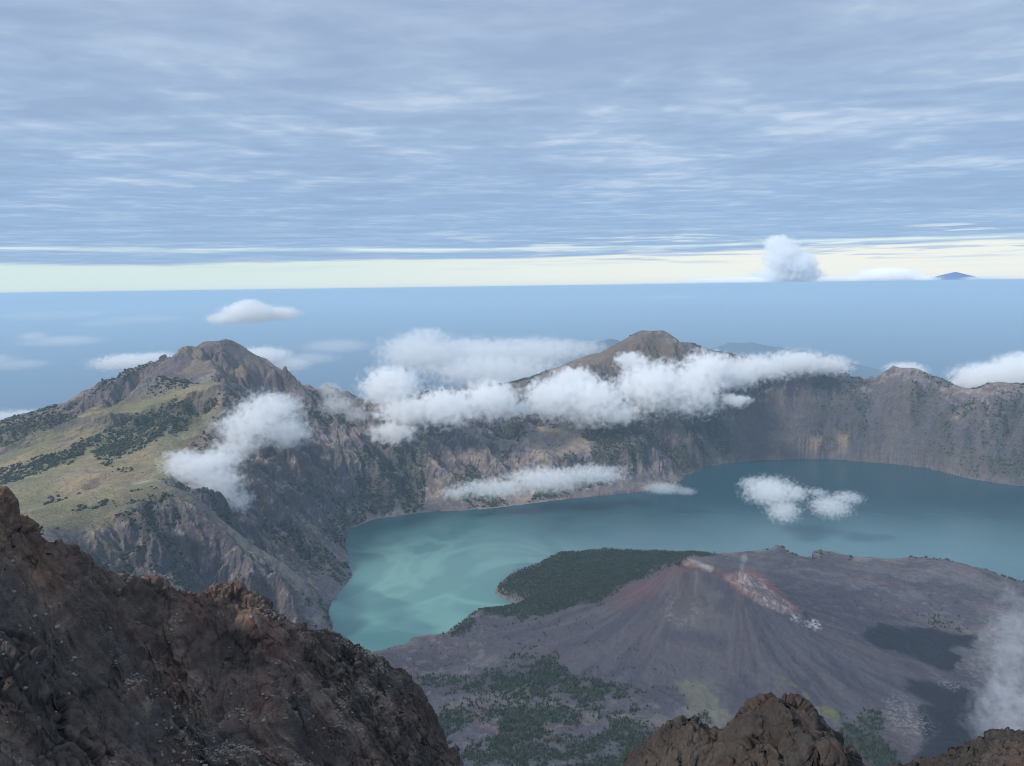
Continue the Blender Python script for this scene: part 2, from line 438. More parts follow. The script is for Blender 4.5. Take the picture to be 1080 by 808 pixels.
n4 = ridged(X / 85, Y / 85, 84, 4); n5 = fbm(X / 300 + Z / 30, Z / 14, 85, 4)
col = mix(col, (0.115, 0.095, 0.098), sstep(.62, .80, n4) * .6)
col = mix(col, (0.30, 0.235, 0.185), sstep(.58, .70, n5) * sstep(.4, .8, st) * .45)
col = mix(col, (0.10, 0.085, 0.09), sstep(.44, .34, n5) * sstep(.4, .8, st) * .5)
col = mix(col, (0.34, 0.27, 0.19), (.25 + .75 * sstep(20, 110, sdf)) * sstep(0.55, 0.68, n3) * (1 - sstep(0.8, 1.2, st)) * 0.8)
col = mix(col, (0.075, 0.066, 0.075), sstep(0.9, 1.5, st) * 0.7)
grass = reg([(-200,430),(0,448),(110,420),(215,405),(242,405),(232,432),(212,462),(190,496),(170,518),(110,545),(40,560),(-200,640)], 10) * (1 - on_isl)
gcol = mix(np.zeros_like(col) + np.array([0.30, 0.225, 0.132]), (0.215, 0.19, 0.105), sstep(0.40, 0.62, n1))
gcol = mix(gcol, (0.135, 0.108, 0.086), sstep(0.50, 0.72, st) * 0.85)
gcol = mix(gcol, (0.18, 0.165, 0.08), sstep(0.52, 0.64, n2) * 0.5)
col = col * (1 - grass[..., None]) + gcol * grass[..., None]
peak = reg([(60,436),(130,402),(228,345),(335,420),(300,430),(262,412),(245,401),(200,402),(150,416),(100,436)], 4, n=6) * (RR > 5900)
pc = mix(np.zeros_like(col) + np.array([0.150, 0.118, 0.115]), (0.21, 0.165, 0.125), sstep(0.56, 0.66, n2)); 
col = col * (1 - peak[..., None]) + pc * peak[..., None]
peak2 = reg([(530,412),(600,383),(660,355),(690,348),(730,370),(720,384),(640,390),(540,420)], 5) * (RR > 6800)
col = mix(col, (0.150, 0.110, 0.078), peak2 * 0.8)
spur = reg([(45,556),(145,518),(182,512),(215,533),(180,560),(150,590),(110,565)], 8) * (RR < 4600) * (1 - sstep(.6, 1.0, st))
col = mix(col, (0.150, 0.130, 0.070), spur * 0.7)
# green bands of scrub (used again below to plant the bushes)
veg = sstep(0.53, 0.60, fbm(X / 260, Y / 260, 91, 5)) * (1 - on_isl) * (1 - grass) * (1 - peak) * (1 - peak2)
veg *= 0.5 + 0.5 * reg([(370,430),(560,440),(700,430),(790,420),(800,485),(735,496),(560,530),(400,545),(300,440)], 12)
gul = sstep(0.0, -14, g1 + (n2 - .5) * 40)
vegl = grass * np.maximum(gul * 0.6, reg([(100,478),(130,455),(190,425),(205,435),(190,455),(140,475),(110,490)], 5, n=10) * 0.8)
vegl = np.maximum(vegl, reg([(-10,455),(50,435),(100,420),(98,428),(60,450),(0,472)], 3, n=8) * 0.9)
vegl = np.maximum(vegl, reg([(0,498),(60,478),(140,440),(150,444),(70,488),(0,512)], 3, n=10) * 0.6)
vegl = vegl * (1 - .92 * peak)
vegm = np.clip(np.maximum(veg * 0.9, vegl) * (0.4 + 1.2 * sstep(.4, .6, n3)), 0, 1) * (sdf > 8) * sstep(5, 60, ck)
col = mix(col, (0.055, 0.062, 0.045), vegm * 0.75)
beach = sstep(26, 8, sdf) * (sdf > -5) * (1 - on_isl)
col = mix(col, (0.22, 0.19, 0.16), beach * 0.12)
for pts in ([(565,440),(574,440),(572,470),(567,476)], [(586,455),(592,455),(590,472),(586,476)], [(882,458),(895,460),(892,472),(884,470)], [(855,462),(868,462),(862,472),(856,472)]):
    col = mix(col, (0.34, 0.25, 0.17), reg(pts, 2, n=5) * (RR > 5400) * 0.85)
# island
icol = mix(np.zeros_like(col) + np.array([0.084, 0.077, 0.092]), (0.122, 0.112, 0.120), sstep(0.42, 0.62, n2))
icol = mix(icol, (0.052, 0.046, 0.058), sstep(0.52, 0.68, n1) * 0.6)
icol = mix(icol, (0.15, 0.135, 0.13), sstep(0.6, 0.74, n3) * 0.6)
ccol = mix(np.zeros_like(col) + np.array([0.056, 0.051, 0.066]), (0.076, 0.070, 0.082), sstep(0.4, 0.65, fbm(cth * 14, rad / 260, 55, 4)))
ccol = mix(ccol, (0.110, 0.088, 0.088), sstep(0.52, 0.7, fbm(cth * 6, rad / 330, 56, 3)) * 0.3)
ccol = mix(ccol, (0.125, 0.060, 0.058), reg([(640,630),(690,600),(715,590),(735,596),(700,622),(660,640)], 14) * 0.5)
ccol = mix(ccol, (0.11, 0.10, 0.095), reg([(712,604),(745,600),(780,640),(775,668),(725,660),(705,640)], 12) * 0.45 * sstep(.35, .6, n3))
ccol = mix(ccol, (0.34, 0.32, 0.30), reg([(716,590),(724,588),(754,598),(750,603),(735,598),(722,596)], 2, n=4) * 0.7)
ccol = mix(ccol, (0.17, 0.075, 0.068), reg([(714,588),(722,589),(738,597),(728,598)], 2, n=4) * 0.8)
wl = near_line([(708,628),(703,636),(716,642),(728,642),(735,634)], X, Y, z=2270)
ccol = mix(ccol, (0.075, 0.062, 0.058), reg([(722,612),(735,612),(742,630),(732,640),(716,640),(710,630)], 4, n=6) * .6)
ccol = mix(ccol, (0.20, 0.185, 0.175), np.exp(-(wl / 26) ** 2) * sstep(.46, .66, fbm(X / 8, Y / 8, 57, 4)) * 0.4)
wl = near_line([(727,597),(735,605),(733,613)], X, Y, z=2340)
ccol = mix(ccol, (0.30, 0.28, 0.26), np.exp(-(wl / 7) ** 2) * 0.18 * sstep(.35, .6, fbm(X / 14, Y / 14, 57, 4)))
leaf = reg([(764,607),(776,603),(784,600),(797,606),(812,619),(826,631),(840,643),(834,647),(824,646),(810,640),(796,632),(782,623),(770,614)], 2.5, n=5)
tcol = mix(np.zeros_like(col) + np.array([0.17, 0.135, 0.135]), (0.31, 0.275, 0.265), sstep(0.44, 0.66, ridged((X + Y) / 14, (Y - X) / 34, 58, 4)))
tcol = mix(tcol, (0.12, 0.07, 0.075), sstep(0.52, 0.66, fbm(X / 20, Y / 20, 59, 3)) * 0.6)
ccol = ccol * (1 - leaf[..., None]) + tcol * leaf[..., None]
for pts, w_, a_ in (([(786,600),(800,607),(814,620),(828,633),(838,642)], 9, .7), ([(756,601),(762,608),(772,616),(786,626)], 11, .55)):
    wl = near_line(pts, X, Y, z=2320); wl = near_line([(0, 0), (0, 1)], X, Y) if False else wl
    k_ = 1 - sstep(1.5, 4.0, poly_sdf([(x, y - 1) for x, y in pts] + [(x, y + 1) for x, y in pts[::-1]], PX + WX * 5, PY + WY * 3))
    ccol = mix(ccol, (0.165, 0.065, 0.062), k_ * a_ * sstep(.25, .55, n3))
for pts, a_ in (([(834,646),(842,648),(848,656),(838,654)], .8), ([(852,654),(862,655),(868,662),(858,666),(851,660)], .9), ([(828,632),(836,640),(832,642)], .6)):
    ccol = mix(ccol, (0.42, 0.40, 0.39), reg(pts, 3, n=7) * a_ * sstep(.42, .62, fbm(X / 7, Y / 7, 60, 4)))
im = conem
icol = icol * (1 - im[..., None]) + ccol * im[..., None]
dark = np.maximum(reg([(905,668),(930,659),(985,660),(1035,672),(1030,680),(1005,682),(1008,708),(985,705),(960,690),(925,680)], 3, n=16),
                  reg([(950,716),(1010,720),(1040,745),(1050,790),(1030,830),(960,830),(972,790),(965,765),(980,745)], 4, n=16))
icol = mix(icol, (0.017, 0.018, 0.027), dark * 0.95)
icol = mix(icol, (0.050, 0.034, 0.040), reg([(900,770),(960,760),(975,800),(940,830),(900,800)], 14) * 0.5)
icol = mix(icol, (0.21, 0.19, 0.185), reg([(930,745),(950,735),(985,760),(975,780),(945,770)], 10) * sstep(.50, .66, fbm(X / 8, Y / 8, 60, 4)) * 0.8)
icol = mix(icol, (0.21, 0.19, 0.185), reg([(985,712),(1018,722),(1012,730),(990,722)], 4) * sstep(.45, .62, fbm(X / 8, Y / 8, 60, 4)) * 0.7)
icol = mix(icol, (0.14, 0.128, 0.118), reg([(470,735),(560,725),(640,735),(760,740),(760,800),(700,815),(480,815)], 14) * sstep(.42, .58, n3) * (1 - im * .5) * .8)
icol = mix(icol, (0.115, 0.125, 0.050), reg([(822,712),(845,722),(890,752),(880,760),(850,745),(815,725)], 5) * sstep(.4, .6, n3) * 0.9)
icol = mix(icol, (0.16, 0.155, 0.10), reg([(715,720),(755,715),(765,760),(730,775)], 8) * 0.5)
icol = mix(icol, (0.135, 0.120, 0.115), reg([(985,588),(1010,596),(1075,612),(1060,625),(1000,615),(930,600),(925,590)], 4) * sstep(.4, .6, n3) * .8)
col = col * (1 - on_isl[..., None]) + icol * on_isl[..., None]

# forest on the island
forest = np.maximum.reduce([
    reg([(490,632),(508,602),(540,588),(565,587),(590,575),(640,570),(700,572),(752,582),(722,590),(690,600),(660,618),(632,634),(600,636),(575,648),(548,656),(505,645)], 4, n=12),
    reg([(487,657),(497,650),(502,655),(490,668),(478,670),(466,669)], 3, n=5) * 0.9,
    reg([(445,716),(500,716),(530,705),(560,690),(590,692),(600,712),(650,722),(680,735),(690,748),(650,752),(560,735),(520,735),(460,728)], 6),
    reg([(470,745),(560,740),(640,750),(700,770),(690,800),(640,820),(480,830),(455,770)], 10) * sstep(.40, .56, n2) ,
    reg([(480,790),(600,775),(680,790),(690,830),(480,840)], 10) * 0.9,
    reg([(690,745),(735,745),(745,765),(690,772)], 6) * sstep(.4, .55, n2),
    reg([(865,752),(885,756),(925,775),(950,800),(945,830),(890,830),(880,790)], 6) * sstep(.36, .52, n2),
    reg([(910,752),(930,752),(932,768),(915,770)], 4) * 0.7,
    reg([(965,648),(990,650),(1020,662),(1010,668),(980,660)], 4) * 0.25 * sstep(.45, .6, n2),
]) * on_isl * (sdf > 1)
forest = forest * np.maximum(sstep(.36, .50, n3 * .5 + n2 * .5), PY < 650)
thin = on_isl * (sdf > 10) * np.maximum(reg([(430,675),(545,645),(660,640),(760,740),(700,760),(600,700),(520,715),(440,710)], 10) * 0.028,
    reg([(880,600),(1080,620),(1080,700),(900,660)], 10) * 0.012) + forest * 0.0
col = mix(col, (0.042, 0.048, 0.034), forest * 0.75)

facecone = (conem > 0.5) & (on_isl > 0.5)
faceisl = (on_isl > 0.5) & ~facecone
facerim = ~(on_isl > 0.5)
vis = ~((sdf < -120))
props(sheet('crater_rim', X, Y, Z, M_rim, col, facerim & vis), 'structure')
props(sheet('lava_field', X, Y, Z, M_lava, col, faceisl & vis), 'structure')
props(sheet('volcanic_cone', X, Y, Z, M_cone, col, facecone & vis), 'structure')

# ------- vegetation
area = daz * drr
def blob(seed, rad=1.0, h=1.0):
    r = np.random.default_rng(seed); t = (1 + 5 ** .5) / 2
    v = np.array([(-1,t,0),(1,t,0),(-1,-t,0),(1,-t,0),(0,-1,t),(0,1,t),(0,-1,-t),(0,1,-t),(t,0,-1),(t,0,1),(-t,0,-1),(-t,0,1)]) / math.hypot(1, t)
    f = np.array([(0,11,5),(0,5,1),(0,1,7),(0,7,10),(0,10,11),(1,5,9),(5,11,4),(11,10,2),(10,7,6),(7,1,8),(3,9,4),(3,4,2),(3,2,6),(3,6,8),(3,8,9),(4,9,5),(2,4,11),(6,2,10),(8,6,7),(9,8,1)])
    return v * (0.75 + 0.5 * r.random((12, 1))) * np.array([rad, rad, h]) + np.array([0, 0, h * 0.6]), f
def conifer(seed):
    r = np.random.default_rng(seed); V = [(0, 0, -0.1)]; Fc = []; n = 7
    def ring(rad, z, jit):
        s = len(V); ph = r.random() * 6
        for k in range(n):
            a = ph + 2 * math.pi * k / n; q = rad * (1 + jit * (r.random() - .5)); V.append((q * math.cos(a), q * math.sin(a), z + 0.06 * (r.random() - .5)))
        return s
    def join(a, b):
        for k in range(n):
            k2 = (k + 1) % n; Fc.append((a + k, a + k2, b + k2)); Fc.append((a + k, b + k2, b + k))
    t0 = ring(.035, 0, .1); t1 = ring(.03, .22, .1); join(t0, t1)
    z = .12; R = .36; last = t1
    for k in range(4):
        a = ring(R, z + .02, .7); b = ring(R * .5, z + .24, .5); join(last, a); join(a, b); last = b; z += .19; R *= .78
    tip = len(V); V.append((0, 0, 1.0))
    for k in range(n): Fc.append((last + k, last + (k + 1) % n, tip))
    return np.array(V), np.array(Fc)

def scatter(weight, count, seed):
    r = np.random.default_rng(seed); w = (weight * area).ravel().copy(); w[w < 0] = 0; w /= w.sum()
    idx = r.choice(w.size, count, p=w, replace=True)
    i, j = np.unravel_index(idx, X.shape)
    i = np.clip(i, 1, X.shape[0] - 2); j = np.clip(j, 1, X.shape[1] - 2)
    fu = r.random(count); fv = r.random(count)
    def lk(A): return (A[i, j] * (1 - fu) + A[i, j + 1] * fu) * (1 - fv) + (A[i + 1, j] * (1 - fu) + A[i + 1, j + 1] * fu) * fv
    return np.stack([lk(X), lk(Y), lk(Z)], -1)

def merged(name, pts, sizes, temps, mat, seed, flat=True, wid=1.0):
    r = np.random.default_rng(seed); VV = []; FF = []; off = 0
    which = r.integers(0, len(temps), len(pts))
    for k, (v, f) in enumerate(temps):
        p = pts[which == k]; s = sizes[which == k]; n = len(p)
        if not n: continue
        a = r.random(n) * 2 * math.pi; ca, sa = np.cos(a)[:, None], np.sin(a)[:, None]
        q = np.stack([(v[None, :, 0] * ca - v[None, :, 1] * sa) * s[:, None] * wid, (v[None, :, 0] * sa + v[None, :, 1] * ca) * s[:, None] * wid, v[None, :, 2] * s[:, None]], -1) + p[:, None, :]
        VV.append(q.reshape(-1, 3)); FF.append((f[None] + (np.arange(n) * len(v))[:, None, None] + off).reshape(-1, 3)); off += n * len(v)
    return mesh_np(name, np.concatenate(VV), np.concatenate(FF), mat, smooth=not flat)

conifers = [conifer(k) for k in range(4)]
blobs = [blob(k + 30, 1, .8) for k in range(5)]
tp = scatter(forest, 24000, 1)
# front-most trees in clear view become trees of their own
tx_, ty_ = project(tp[:, 0], tp[:, 1], tp[:, 2])
hs = 4.5 + 8.0 * np.random.default_rng(3).random(len(tp))
lone = scatter(thin, 150, 2); lx, ly = project(lone[:, 0], lone[:, 1], lone[:, 2])
cand = np.where((tx_ > 520) & (tx_ < 660) & (ty_ > 770) & (ty_ < 803))[0]
cand = cand[np.argsort(-ty_[cand])][:145]
keep = np.ones(len(tp), bool); keep[cand] = False
props(merged('pine_forest', tp[keep], hs[keep], conifers, M_tree, 5), 'stuff', 'dark green pine forest covering the lakeside headland and the near lava field', 'forest')
tree_me = []
for k, (v, f) in enumerate(conifers):
    o = mesh_np('pine_tree', v, f, M_tree, smooth=False, link=False); tree_me.append(o.data)
def tree(p, h, label, group):
    o = bpy.data.objects.new('pine_tree', tree_me[random.randrange(4)]); COL.objects.link(o)
    o.location = p; o.rotation_euler = (0, 0, random.random() * 6.28); w = h * random.uniform(.85, 1.25); o.scale = (w, w, h)
    props(o, None, label, 'pine tree', group)
for p in lone:
    qx = project(*[np.array([c]) for c in p])[0][0]
    if qx < 800: tree(p, random.uniform(6.5, 11), 'lone dark pine dotted on the bare grey lava left of the cone', 'lone pines on the grey lava left of the cone')
    else: tree(p, random.uniform(6.5, 11), 'lone dark pine dotted on the lava field right of the cone', 'lone pines on the lava field right of the cone')
for i in cand: tree(tp[i], hs[i], 'dark pine at the front edge of the forest at the bottom of the view', 'pines at the front edge of the forest')

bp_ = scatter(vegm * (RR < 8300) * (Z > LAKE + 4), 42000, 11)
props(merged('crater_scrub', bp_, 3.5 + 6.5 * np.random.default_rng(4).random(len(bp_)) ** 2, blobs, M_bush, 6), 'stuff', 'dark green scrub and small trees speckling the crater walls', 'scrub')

# ------- FOREGROUND ROCK
fc = []
def f3(x, y, r): fc.append(tuple(at(x, y, r)))
crest = [(-160,480,320),(-60,505,325),(-10,518,328),(8,522,328),(18,530,330),(22,545,330),(30,553,334),(45,562,340),(62,574,346),(80,585,350),(92,600,354),(115,606,360),(140,613,366),
    (165,619,372),(190,626,378),(215,624,384),(235,618,390),(255,617,392),(270,625,394),(285,636,396),(300,654,400),(315,662,402),(330,665,405),(350,668,408),(365,677,410),
    (385,686,415),(400,690,418),(413,698,420),(425,712,422),(440,725,424),(452,738,424),(461,758,424),(468,778,422),(480,800,418),(492,825,412),(515,880,400),(545,930,370),(600,930,330),
    (640,850,290),(660,812,280),(670,800,276),(688,782,272),(703,766,270),(718,760,270),(735,761,270),(750,770,272),(758,775,273),(766,762,270),(785,742,266),(800,738,264),(820,737,262),(826,735,262),
    (840,747,260),(855,752,258),(868,760,256),(880,775,255),(892,790,254),(905,808,252),(925,835,250),(945,822,246),(958,807,244),(975,802,243),(1000,801,242),(1020,790,240),(1040,780,239),(1062,774,238),(1085,776,237),(1130,772,236),(1200,780,236)]
cx = [c[0] for c in crest]; cy = [c[1] for c in crest]; cr = [c[2] for c in crest]
for x, y, r in crest:
    f3(x, y, r); p = at(x, y, r); a = math.atan2(p[0], p[1])
    for dr, dz in ((18, -14), (80, -75), (250, -260)): fc.append(((r + dr) * math.sin(a), (r + dr) * math.cos(a), p[2] + dz))
# the slope below the crest, as (x, y, fraction of crest distance)
for x, y, k in [(-60,570,.965),(0,575,.955),(10,598,.94),(50,612,.945),(90,632,.95),(30,650,.905),(0,700,.85),(-60,700,.85),(60,700,.865),(100,680,.90),(120,650,.94),(60,760,.79),(0,800,.74),(120,740,.83),(100,808,.755),
    (150,700,.875),(165,650,.985),(163,690,.962),(155,720,.925),(145,745,.895),(150,800,.80),(200,650,.965),(185,660,.955),(240,650,.965),(230,700,.935),(190,720,.925),(215,745,.885),(180,760,.86),(200,808,.79),(240,760,.86),(280,700,.90),(270,660,.93),
    (300,740,.84),(320,700,.905),(335,690,.955),(335,720,.93),(320,760,.845),(280,808,.775),(330,808,.80),(360,720,.925),(370,760,.885),(400,740,.915),(390,790,.85),(420,760,.905),(440,775,.93),(440,808,.89),(400,808,.84),(465,808,.94),
    (250,860,.74),(100,860,.69),(400,860,.79),(0,860,.68),(-60,860,.68),(500,900,.82),
    (700,800,.955),(690,840,.90),(740,790,.96),(757,800,.965),(780,775,.94),(800,765,.955),(812,790,.91),(790,830,.85),(850,775,.94),(860,800,.90),(835,840,.85),(730,860,.84),(890,840,.88),
    (1000,820,.955),(1040,805,.94),(1080,800,.94),(1060,850,.86),(980,850,.9)]:
    f3(x, y, float(np.interp(x, cx, cr)) * k)
for a_ in range(-44, 45, 8):
    a = math.radians(a_); fc.append((130 * math.sin(a), 130 * math.cos(a), 3600 - 190)); fc.append((900 * math.sin(a), 900 * math.cos(a), 2800))
GF = Grid(-520, 520, 60, 760, 2.0)
Zf = blur(rbf(fc, GF.X, GF.Y), 1); fyg, fxg = np.gradient(Zf, 2.0)
faz = np.radians(np.linspace(-38, 36, 1500))
fr = [200.0]
while fr[-1] < 470: fr.append(fr[-1] + (0.42 if fr[-1] < 432 else 1.6))
fr = np.array(fr); FA, FR = np.meshgrid(faz, fr)
FX = FR * np.sin(FA); FY = FR * np.cos(FA)
FZ = GF.look(Zf, FX, FY); fgx = GF.look(blur(fxg, 3), FX, FY); fgy = GF.look(blur(fyg, 3), FX, FY)
wx = (fbm(FX / 30, FY / 30, 201, 3) - .5) * 16; wy = (fbm(FX / 30, FY / 30, 202, 3) - .5) * 16
fg = gullies(FX + wx * 2, FY + wy * 2, fgx, fgy, 46, 6.5, 5, 210, gain=.60) * (.3 + 1.0 * fbm(FX / 70, FY / 70, 215, 2))
big = ridged((FX + wx) / 64, (FY + wy) / 64, 220, 3, .5)
cliff = sstep(.45, .60, fbm(FX / 52, FY / 52, 230, 3))
rg = .25 + .75 * cliff
fk = line_dist([at(x, y, r)[:2] for x, y, r in crest], FX, FY); fdm = .30 + .70 * sstep(0, 26, fk)
FZ0 = FZ.copy()
FZ = FZ + fg + (big - .42) * 6.5 + (fbm(FX / 9, FY / 9, 240, 3, .5) - .5) * 2.0 * rg
# ledges: terraces that break up the slope
q = (FZ + 9 * fbm(FX / 30, FY / 30, 250, 3)) / 9.0; fl = np.floor(q); fq = q - fl
FZ = FZ + (fl + sstep(.3, .7, fq) - q) * 3.0 * cliff
FZ = FZ0 + (FZ - FZ0) * fdm
# broken rock: every fracture block is its own tilted facet, pushed along the surface normal
def _h3(i, j, k, s): return _h(i + k * 57.0, j - k * 131.0, s)
def facets(x, y, z, s=0, mode=0):
    i0 = np.floor(x); j0 = np.floor(y); k0 = np.floor(z); f1 = np.full(x.shape, 9.); f2 = f1.copy(); bx = f1.copy(); by = f1.copy(); bz = f1.copy(); ci = f1.copy(); cj = f1.copy(); ck_ = f1.copy()
    for i in (-1, 0, 1):
        for j in (-1, 0, 1):
            for k in (-1, 0, 1):
                gi, gj, gk = i0 + i, j0 + j, k0 + k
                dx = x - gi - _h3(gi, gj, gk, s); dy = y - gj - _h3(gi, gj, gk, s + 1); dz = z - gk - _h3(gi, gj, gk, s + 2)
                d = dx * dx + dy * dy + dz * dz; c = d < f1
                f2 = np.where(c, f1, np.minimum(f2, d)); f1 = np.where(c, d, f1)
                bx = np.where(c, dx, bx); by = np.where(c, dy, by); bz = np.where(c, dz, bz); ci = np.where(c, gi, ci); cj = np.where(c, gj, cj); ck_ = np.where(c, gk, ck_)
    if mode: return _h3(ci, cj, ck_, s + 8)
    t = bx * (_h3(ci, cj, ck_, s + 4) - .5) + by * (_h3(ci, cj, ck_, s + 5) - .5) + bz * (_h3(ci, cj, ck_, s + 6) - .5)
    return t * 1.6 + (_h3(ci, cj, ck_, s + 7) - .5) * .22 - .22 * (1 - sstep(0, .07, np.sqrt(f2) - np.sqrt(f1)))
facets = chunked(facets)
dzr, dza = np.gradient(FZ); dzr = dzr / np.gradient(fr)[:, None]; dza = dza / (FR * (faz[1] - faz[0]))
nx_ = -(dzr * np.sin(FA) + dza * np.cos(FA)); ny_ = -(dzr * np.cos(FA) - dza * np.sin(FA)); nl = np.sqrt(nx_ ** 2 + ny_ ** 2 + 1)
w1 = (fbm(FX / 7, FY / 7, 271, 4) - .5) * 2.2; w2 = (fbm(FX / 7 + 50, FZ / 7, 272, 4) - .5) * 2.2
rgh = .35 + .65 * sstep(.40, .58, fbm(FX / 34 + FZ / 50, FY / 34, 273, 4)); rgh = np.maximum(rgh, .9 - fk / 30) 
px3, py3, pz3 = FX + w1, FY + w2, FZ + w1 * .5
disp = facets(px3 / 17, py3 / 17, pz3 / 24, 401) * 5.0 + facets(px3 / 6, py3 / 6, pz3 / 8.5, 411) * 2.6 + facets(px3 / 2.3, py3 / 2.3, pz3 / 3.0, 421) * 1.1
blkc = facets(px3 / 6, py3 / 6, pz3 / 8.5, 411, 1)
disp = disp * rgh + (fbm(FX / 1.4 + FZ / 2, FY / 1.4 - FZ / 1.7, 274, 4, .6) - .5) * .9
FX = FX + disp * nx_ / nl; FY = FY + disp * ny_ / nl; FZ = FZ + disp / nl
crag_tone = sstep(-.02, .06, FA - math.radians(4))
m1 = fbm(FX / 40, FY / 40, 301, 5); m2 = fbm(FX / 11, FY / 11, 302, 5); m3 = fbm(FX / 2.6, FY / 2.6, 303, 4)
fzy, fzx = np.gradient(FZ); fst = np.hypot(fzy / np.gradient(fr)[:, None], fzx / (FR * (faz[1] - faz[0])))
fcol = np.zeros(FX.shape + (3,)) + np.array([0.084, 0.056, 0.044])
fcol = mix(fcol, (0.054, 0.046, 0.040), sstep(.44, .58, m1))
fcol = mix(fcol, (0.115, 0.085, 0.066), sstep(.52, .66, m2) * .7)
fcol = mix(fcol, (0.046, 0.037, 0.033), sstep(.5, .36, m2) * .6)
fcol = mix(fcol, (0.13, 0.075, 0.045), sstep(30, 8, np.hypot(FX - at(6, 530, 330)[0], FY - at(6, 530, 330)[1])) * .7)
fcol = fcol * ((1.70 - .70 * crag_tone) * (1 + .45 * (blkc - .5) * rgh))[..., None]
fcol = mix(fcol, (0.075, 0.062, 0.056), sstep(1.3, 2.4, fst) * .5)
fcol = mix(fcol, (0.14, 0.115, 0.10), sstep(.66, .76, m3) * (1 - sstep(.8, 1.3, fst)) * .6)
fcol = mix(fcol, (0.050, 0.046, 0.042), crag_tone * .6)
b1, b2 = math.radians(4.5), math.radians(25.2)
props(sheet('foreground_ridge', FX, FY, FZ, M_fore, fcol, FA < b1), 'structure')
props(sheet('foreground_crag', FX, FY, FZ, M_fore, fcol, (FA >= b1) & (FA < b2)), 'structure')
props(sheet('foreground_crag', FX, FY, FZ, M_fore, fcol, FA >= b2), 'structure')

def rock(seed):
    v, f = blob(seed + 70, 1, .75); return v, f
rocks = [rock(k) for k in range(6)]
def fscatter(weight, count, seed):
    r = np.random.default_rng(seed); w = (weight * FR).ravel(); w = w / w.sum()
    idx = r.choice(w.size, count, p=w); i, j = np.unravel_index(idx, FX.shape)
    return np.stack([FX[i, j], FY[i, j], FZ[i, j]], -1)
fpx, fpy = project(FX, FY, FZ)
inview = (fpx > -20) & (fpx < 520) & (fpy < 830) & (FR < 428)
wts = inview * (0.03 + sstep(.52, .64, m1) + sstep(.54, .66, m2)) * (1 - .8 * sstep(.9, 1.5, fst))
gp = fscatter(wts ** 2, 6500, 21)
props(merged('rock_rubble', gp, 0.16 + 0.60 * np.random.default_rng(5).random(len(gp)) ** 4, rocks, M_boulder, 7), 'stuff', 'pale stones and rubble strewn over the dark brown foreground ridge', 'rubble')
bpnt = fscatter(wts, 130, 22); rock_me = [mesh_np('boulder', v, f, M_boulder, smooth=False, link=False).data for v, f in rocks]
for k, p in enumerate(bpnt):
    o = bpy.data.objects.new('boulder', rock_me[k % 6]); COL.objects.link(o); s = random.uniform(.5, 1.15)
    o.location = p - np.array([0, 0, s * .15]); o.scale = (s * random.uniform(.8, 1.3), s, s * random.uniform(.6, 1)); o.rotation_euler = (random.uniform(-.3, .3), random.uniform(-.3, .3), random.random() * 6)
    props(o, None, 'pale boulder lying on the dark brown foreground ridge', 'boulder', 'pale boulders on the foreground ridge')

# ------- LAKE
m, nt, out = newmat('lake_water'); L = nt.links
g = N(nt, 'ShaderNodeNewGeometry'); b = N(nt, 'ShaderNodeBsdfPrincipled'); b.inputs['Roughness'].default_value = 0.24
b.inputs['IOR'].default_value = 1.33
P0 = at(430, 640, z=LAKE)
def pos_noise(scale, detail, dist=0.0, stretch=None, off=(0, 0, 0)):
    mp = N(nt, 'ShaderNodeMapping'); mp.inputs['Location'].default_value = off
    if stretch: mp.inputs['Scale'].default_value = stretch
    L.new(g.outputs['Position'], mp.inputs['Vector'])
    n = N(nt, 'ShaderNodeTexNoise'); n.inputs['Scale'].default_value = scale; n.inputs['Detail'].default_value = detail; n.inputs['Distortion'].default_value = dist
    L.new(mp.outputs[0], n.inputs['Vector']); return n.outputs['Fac']
def dist_to(p, s):
    v = N(nt, 'ShaderNodeVectorMath', operation='SUBTRACT'); L.new(g.outputs['Position'], v.inputs[0]); v.inputs[1].default_value = (p[0], p[1], LAKE)
    v2 = N(nt, 'ShaderNodeVectorMath', operation='MULTIPLY'); L.new(v.outputs[0], v2.inputs[0]); v2.inputs[1].default_value = s
    v3 = N(nt, 'ShaderNodeVectorMath', operation='LENGTH'); L.new(v2.outputs[0], v3.inputs[0]); return v3.outputs['Value']
def maprange(v, a, b_, c=0.0, d=1.0):
    r = N(nt, 'ShaderNodeMapRange', interpolation_type='SMOOTHSTEP'); r.inputs[1].default_value = a; r.inputs[2].default_value = b_
    r.inputs[3].default_value = c; r.inputs[4].default_value = d; L.new(v, r.inputs[0]); return r.outputs[0]
def mixc(fac, a, c):
    n = N(nt, 'ShaderNodeMix', data_type='RGBA')
    if isinstance(fac, float): n.inputs[0].default_value = fac
    else: L.new(fac, n.inputs[0])
    for s_, v in ((6, a), (7, c)):
        if isinstance(v, tuple): n.inputs[s_].default_value = (*v, 1)
        else: L.new(v, n.inputs[s_])
    return n.outputs[2]
sw = pos_noise(0.0016, 3, 0.3)
d1 = math_(nt, 'MULTIPLY_ADD', math_(nt, 'SUBTRACT', sw, .5), 900.0, dist_to(P0, (1, .8, 0)))
deepc = (0.012, 0.055, 0.075); midc = (0.028, 0.105, 0.115); milk = (0.10, 0.235, 0.205)
c = mixc(maprange(d1, 50.0, 1650.0), milk, deepc)
# milky water by the right lava coast, sky reflection painted into its colour
P1 = at(900, 588, z=LAKE); d2 = math_(nt, 'MULTIPLY_ADD', math_(nt, 'SUBTRACT', sw, .5), 500.0, dist_to(P1, (.35, 1, 0)))
c = mixc(maprange(d2, 60.0, 1300.0, .75, 0.0), c, (0.12, 0.225, 0.245))
